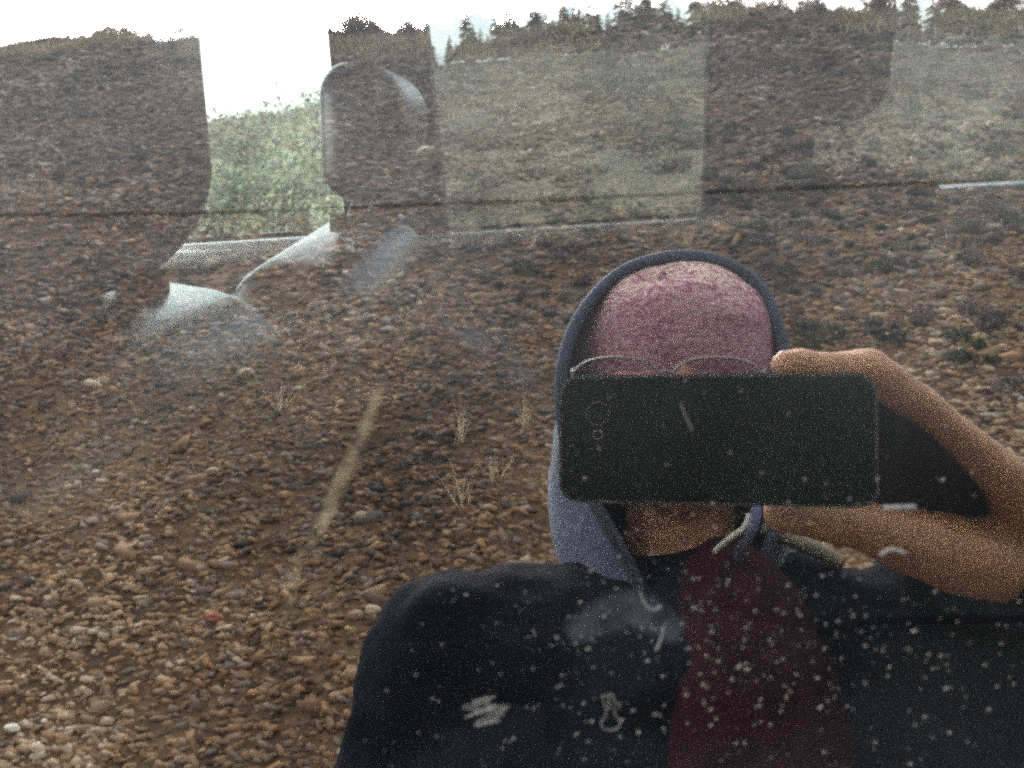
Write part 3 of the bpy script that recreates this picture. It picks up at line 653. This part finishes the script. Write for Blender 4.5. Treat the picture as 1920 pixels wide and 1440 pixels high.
bm = bmesh.new()
hx = lambda dx, dy, dz: HC + Vector((dx, dy, dz))
ell(bm, hx(0, -.015, .03), (.076, .095, .10)); ell(bm, hx(0, .03, -.045), (.062, .062, .085)); ell(bm, hx(0, .055, -.108), (.034, .03, .026))
ell(bm, hx(0, .10, -.025), (.013, .02, .028), sub=2); ell(bm, hx(0, .112, -.04), (.017, .014, .011), sub=2)
ell(bm, hx(0, .088, -.075), (.026, .012, .008), sub=2); ell(bm, hx(0, .086, -.086), (.022, .012, .008), sub=2)
for s in (-1, 1):
    ell(bm, hx(s * .04, .06, -.035), (.028, .025, .028), sub=2); ell(bm, hx(s * .032, .072, .008), (.020, .012, .007), sub=2)
    ell(bm, hx(s * .031, .074, -.006), (.0125, .0125, .0125), sub=2); ell(bm, hx(s * .08, -.01, -.02), (.01, .02, .032), sub=2)
limb(bm, [hx(0, -.03, -.08), NB + Vector((0, -.01, -.02))], [.056, .062])
limb(bm, [NB + Vector((0, 0, -.08)), hips], [.095, .13], .3); limb(bm, [shL, shR], [.055, .055], .3)
elL = shL + Vector((-.10, -.03, -.29)); wrL = elL + Vector((.03, .12, -.22))
limb(bm, [shL, elL, wrL], [.05, .04, .027]); limb(bm, [shR, elb, wr], [.05, .04, .026])
for s in (-1, 1): limb(bm, [hips + Vector((s * .09, 0, 0)), Vector((hips.x + s * .11, hips.y + .02, .48)), Vector((hips.x + s * .12, hips.y, .09)), Vector((hips.x + s * .13, hips.y + .13, .04))], [.085, .055, .04, .03], .4)
# hand
W_ = wr
rr = dict(index=(.0125, .0092, .0092, .0112, .0085, .0074, .0084, .0074), middle=(.0125, .0092, .0092, .0112, .0088, .0078, .0086, .0076), ring=(.012, .009, .009, .0106, .0084, .0074, .0082, .0072), little=(.0115, .0085, .0082, .0096, .0076, .0068, .0072, .0062), thumb=(.025, .0225, .0175, .0135, .0130, .009))
for k, js in HANDJ.items():
    limb(bm, [W_] + js, [.024] + list(rr[k]), .35)
for a, b_ in (('index', 'middle'), ('middle', 'ring'), ('ring', 'little')):
    limb(bm, [W_, (HANDJ[a][0] + HANDJ[b_][0]) / 2], [.02, .012])
limb(bm, [W_, V(1850, 935, .495)], [.024, .014])
body = melt('body', bm, .003, M_skin, person, 4, lambda c_, n_: c_ + n_ * (.0007 * noise.noise(c_ * 90) + .0004 * noise.noise(c_ * 260)))
for k in ('thumb',):
    a_, b_ = HANDJ[k][-2], HANDJ[k][-1]; bm = bmesh.new(); ax = (b_ - a_).normalized(); up_ = (Vector((0, .5, 1)) if k == 'index' else Vector((0, .9, -.4))); up_ = (up_ - ax * up_.dot(ax)).normalized(); sd_ = ax.cross(up_)
    ell(bm, (0, 0, 0), (.0062, .005, .0012), sub=3)
    mm = Matrix((ax, sd_, up_)).transposed(); r_ = rr[k][-1]
    for w in bm.verts: w.co = mm @ w.co + b_ + ax * .001 + up_ * (r_ - .0016)
    nl = from_bm('fingernail', bm, mat('nail ' + k, (.42, .25, .17), .5), person, True)
# nails on the seen fingers
for k in ('index', 'thumb'):
    pass
# jacket
def fold(amp, s):
    def f(co_, n_):
        return co_ + n_ * amp * (noise.noise(Vector((co_.x * s, co_.y * s, co_.z * s * .6))) + .5 * noise.noise(co_ * s * 2.3))
    return f
bm = bmesh.new()
limb(bm, [NB + Vector((0, -.01, -.10)), hips + Vector((0, 0, .02))], [.15, .17], .25)
limb(bm, [shL + Vector((.02, 0, 0)), NB + Vector((0, -.02, -.05)), shR + Vector((-.02, 0, 0))], [.077, .098, .080], .25)
limb(bm, [shL + Vector((.03, 0, .005)), NB + Vector((-.06, -.01, -.06))], [.080, .088], .25)
limb(bm, [shL + Vector((.07, .02, -.15)), shR + Vector((-.06, .02, -.13))], [.11, .11], .25)
wcL = elL.lerp(wrL, .92); wcR = elb.lerp(wr, .95)
limb(bm, [shL, elL, wcL], [.083, .075, .05], .25); limb(bm, [shR, elb, wcR], [.083, .078, .050], .25)
limb(bm, [elb + Vector((.01, -.02, -.07)), elb + Vector((-.02, -.04, -.25)), hips + Vector((.18, 0, .1))], [.085, .10, .10], .25)
limb(bm, [wr, V(1950, 1080, .478)], [.050, .034], .25)
melt('jacket', bm, .009, M_jacket, person, 5, fold(.012, 14))
# trousers and boots
bm = bmesh.new(); limb(bm, [hips + Vector((0, 0, -.02)), hips + Vector((0, 0, .04))], [.165, .165])
for s in (-1, 1): limb(bm, [hips + Vector((s * .08, 0, -.04)), Vector((hips.x + s * .11, hips.y + .02, .48)), Vector((hips.x + s * .12, hips.y, .13))], [.105, .078, .065], .3)
melt('trousers', bm, .011, M_denim, person, 4, fold(.01, 16))
for s in (-1, 1):
    bm = bmesh.new(); limb(bm, [Vector((hips.x + s * .12, hips.y, .14)), Vector((hips.x + s * .12, hips.y, .055)), Vector((hips.x + s * .135, hips.y + .17, .045))], [.055, .055, .045]); melt('boot', bm, .008, M_trim, person, 3)
# jumper front seen in the open jacket: slightly proud panel
bm = bmesh.new()
ell(bm, NB + Vector((.035, .072, -.20)), (.095, .09, .24)); ell(bm, NB + Vector((.0, .04, -.06)), (.075, .07, .07)); melt('jumper', bm, .008, M_plaid, person, 3, fold(.006, 25))
# knitted hat
bm = bmesh.new(); g = bmesh.ops.create_icosphere(bm, subdivisions=6, radius=1)['verts']
for w in g:
    c = w.co.copy(); w.co = Vector((c.x * .109, c.y * .128, c.z * (.098 if c.z > 0 else .135)))
    w.co += c * .003 * noise.noise(c * 3.0) + c * .0016 * noise.noise(Vector((c.x * 4, c.y * 4, c.z * 22)))
    dd = (Vector((c.x + .12, c.y - .80, (c.z - .5) * 2.4))).length
    if dd < .32: w.co -= c * .012 * (1 - dd / .32) ** 2
bmesh.ops.delete(bm, geom=[w for w in bm.verts if w.co.z < -.096], context='VERTS')
for w in bm.verts: w.co = Matrix.Rotation(R(-6), 3, 'X') @ w.co + HC + Vector((.002, -.002, .042))
bmesh.ops.solidify(bm, geom=bm.faces[:], thickness=.004)
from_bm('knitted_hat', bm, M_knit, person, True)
# hood: lofted cloth from its front rim backwards round the head
rimpx = [(1300, 1330, .77), (1245, 1210, .78), (1192, 1085, .79), (1148, 1000, .79), (1092, 900, .80), (1058, 810, .80), (1053, 700, .80), (1084, 600, .81), (1155, 517, .82), (1250, 482, .82), (1345, 488, .82), (1420, 533, .82), (1460, 615, .81), (1474, 700, .80), (1480, 800, .80), (1470, 900, .80), (1450, 1000, .79), (1410, 1090, .79), (1360, 1210, .78), (1300, 1330, .77)]
rim = spline([V(*q_) for q_ in rimpx], 6)
cen = HC + Vector((0, -.06, -.02))
vs, fs = [], []; NL = 14; nr = len(rim)
for k in range(NL + 1):
    f = k / NL
    for i, p_ in enumerate(rim):
        a = p_ - cen; back = Vector((0, -.20 * math.sin(f * math.pi / 2), 0))
        fl = .04 + .58 * max(0, min(1, (-a.z + .02) / .16)); sc_ = 1 + fl * math.sin(min(1, f * 2.2) * math.pi / 2) if f < .45 else ((1 + fl) * math.cos((f - .45) / .55 * math.pi / 2) ** .6 + .001)
        low = max(0, -(a.z + .10)) * .25 * f
        q_ = cen + Vector((a.x * sc_, a.y * (1 - f) , a.z * sc_)) + back
        q_ += a.normalized() * .006 * noise.noise(q_ * 18) * min(1, f * 4)
        vs.append(q_)
for k in range(NL):
    for i in range(nr - 1):
        o = k * nr + i; fs.append((o, o + 1, o + 1 + nr, o + nr))
pyd('hood', vs, fs, M_hood, person, True)
bm = bmesh.new(); tube(bm, rim, .0062, 8); from_bm('hood_binding', bm, M_rim, person, True)
# collar piece and drawstring
vsn = V(1425, 985, .80)
bm = bmesh.new(); tube(bm, spline([V(1432, 985, .80), V(1480, 1010, .80), V(1530, 1030, .805), V(1575, 1058, .81)], 5), [.008] * 15 + [.006], 8); from_bm('collar_edge', bm, mat('pale collar lining', (.3, .27, .2), .9, noise_s=200, amt=.3), person, True)
bm = bmesh.new(); tube(bm, spline([V(1418, 955, .74), V(1412, 985, .73), V(1395, 1020, .735), V(1385, 1045, .75)], 5), .005, 8); from_bm('drawstring', bm, mat('blue cord', (.09, .1, .2), .8, noise_s=400), person, True)
bm = bmesh.new(); tube(bm, spline([V(1405, 965, .735), V(1395, 990, .73), V(1365, 1012, .735), V(1340, 1035, .75)], 5), .0028, 8); from_bm('drawstring', bm, mat('white cord', (.5, .5, .46), .8, noise_s=400), person, True)
# glasses half hidden behind the phone
M_lens = glass('pale lens', .10, (.80, .78, .84))
M_frame = mat('thin clear grey frame', (.2, .19, .21), .4)
gl = empty('glasses', HC + Vector((0, .12, .03))); tag(gl, 'glasses with pale lenses low on the knitted hat, just above the phone edge', 'glasses')
for s, (x0, x1) in ((-1, (1072, 1238)), (1, (1258, 1430))):
    pts = []
    for k in range(24):
        a = 2 * math.pi * k / 24; cx_, cy_ = (x0 + x1) / 2, 712
        pts.append(V(cx_ + math.copysign(abs(math.cos(a)) ** .8, math.cos(a)) * (x1 - x0) / 2, cy_ - math.sin(a) * 42, .70 + .00 * s))
    bm = bmesh.new(); tube(bm, pts + [pts[0]], .0012, 6, False); from_bm('rim', bm, M_frame, gl)
    pyd('lens', pts, [tuple(range(24))], M_lens, gl)
bm = bmesh.new(); tube(bm, [V(1238, 700, .70), V(1248, 694, .70), V(1258, 700, .70)], .0016, 6); from_bm('bridge', bm, M_frame, gl)
for s, x_, x2 in ((-1, 1072, 1075), (1, 1430, 1436)):
    bm = bmesh.new(); tube(bm, [V(x_, 700, .70), V(x2, 690, .80), V(x2, 690, .88)], .0018, 6); from_bm('temple', bm, M_frame, gl)

# the phone: flat slab just behind the lens
M_ph = mat('black phone back', (.007, .011, .010), .3, spec=.3)
M_phe = mat('phone edge metal', (.12, .13, .14), .35, .6)
pc = V(1330, 822, .392)
# orientation: parallel to the picture plane
PX, PY, PZ = cr, cu, cf
pw, ph_, pt = .139, .0585, .009
pc = CP + cr * ((1330 - 1120) / FPX * .392) + cu * (-(822 - 775) / FPX * .392) - cf * (.003 + pt / 2)
phone = empty('phone', pc); tag(phone, 'black phone held sideways in front of the face by one hand', 'phone')
rot = Matrix((PX, PY, PZ)).transposed()
def slab(w, h, t, r, off, seg=6):
    bm = bmesh.new(); out = []
    for sx, sy, a0 in ((1, 1, 0), (-1, 1, 90), (-1, -1, 180), (1, -1, 270)):
        for k in range(seg + 1):
            a = R(a0 + 90 * k / seg); out.append((sx * (w / 2 - r) + math.cos(a) * r, sy * (h / 2 - r) + math.sin(a) * r))
    lo = [bm.verts.new((x, y, -t / 2 + off)) for x, y in out]; hi = [bm.verts.new((x, y, t / 2 + off)) for x, y in out]
    n_ = len(out); bm.faces.new(hi); bm.faces.new(lo[::-1])
    for k in range(n_): bm.faces.new((lo[k], lo[(k + 1) % n_], hi[(k + 1) % n_], hi[k]))
    for w_ in bm.verts: w_.co = rot @ w_.co + pc
    return bm
b_ = slab(pw, ph_, pt, .009, 0); from_bm('case', b_, M_phe, phone)
b_ = slab(pw - .003, ph_ - .003, .001, .0078, pt / 2 + .0003); from_bm('back_cover', b_, M_ph, phone)
b_ = slab(pw - .004, ph_ - .004, .0008, .0075, -pt / 2 - .0002); from_bm('screen', b_, mat('dark screen', (.03, .035, .04), .1), phone)
# lens ring sits round the camera, 1 mm behind it

def disc(name, px, py, r, h, m_, inner=0):
    bm = bmesh.new(); c0 = CP + cr * ((px - 1120) / FPX * .392) + cu * (-(py - 775) / FPX * .392) - cf * .0026
    out = []
    for k in range(28):
        a = 2 * math.pi * k / 28; d_ = cr * math.cos(a) + cu * math.sin(a)
        out.append([bm.verts.new(c0 + d_ * rr_ + cf * hh) for rr_, hh in ((r, 0), (r, h), (max(inner, r * .85), h), (max(inner, r * .85), h * .2))])
    for k in range(28):
        a, b = out[k], out[(k + 1) % 28]
        for q in range(3): bm.faces.new((a[q], b[q], b[q + 1], a[q + 1]))
    if not inner: bm.faces.new([o[3] for o in out])
    return from_bm(name, bm, m_, phone)
disc('lens_ring', 1120, 775, .0056, .0012, M_phe, .0042)
disc('flash', 1120, 815, .0022, .0005, mat('flash lens', (.3, .3, .26), .3))

# dark sheet added between finger and thumb in place of the palm's shade
out = [V(*q) for q in ((1596, 712, .403), (1650, 722, .406), (1735, 785, .414), (1820, 858, .428), (1880, 930, .446), (1900, 985, .470), (1850, 1030, .482), (1720, 1000, .455), (1596, 950, .412))]
bm = bmesh.new(); fr_ = [bm.verts.new(p) for p in out]; bk = [bm.verts.new(p + Vector((0, -.003, .001))) for p in out]
cc = V(1715, 860, .438); cf1 = bm.verts.new(cc); cf2 = bm.verts.new(cc + Vector((0, -.003, .001))); n_ = len(out)
for k in range(n_):
    a, b = k, (k + 1) % n_
    bm.faces.new((fr_[a], fr_[b], cf1)); bm.faces.new((bk[b], bk[a], cf2)); bm.faces.new((fr_[b], fr_[a], bk[a], bk[b]))
from_bm('palm_shade', bm, mat('dark palm shade', (.012, .012, .013), .8, spec=.2, noise_s=60, amt=.4), phone, False)
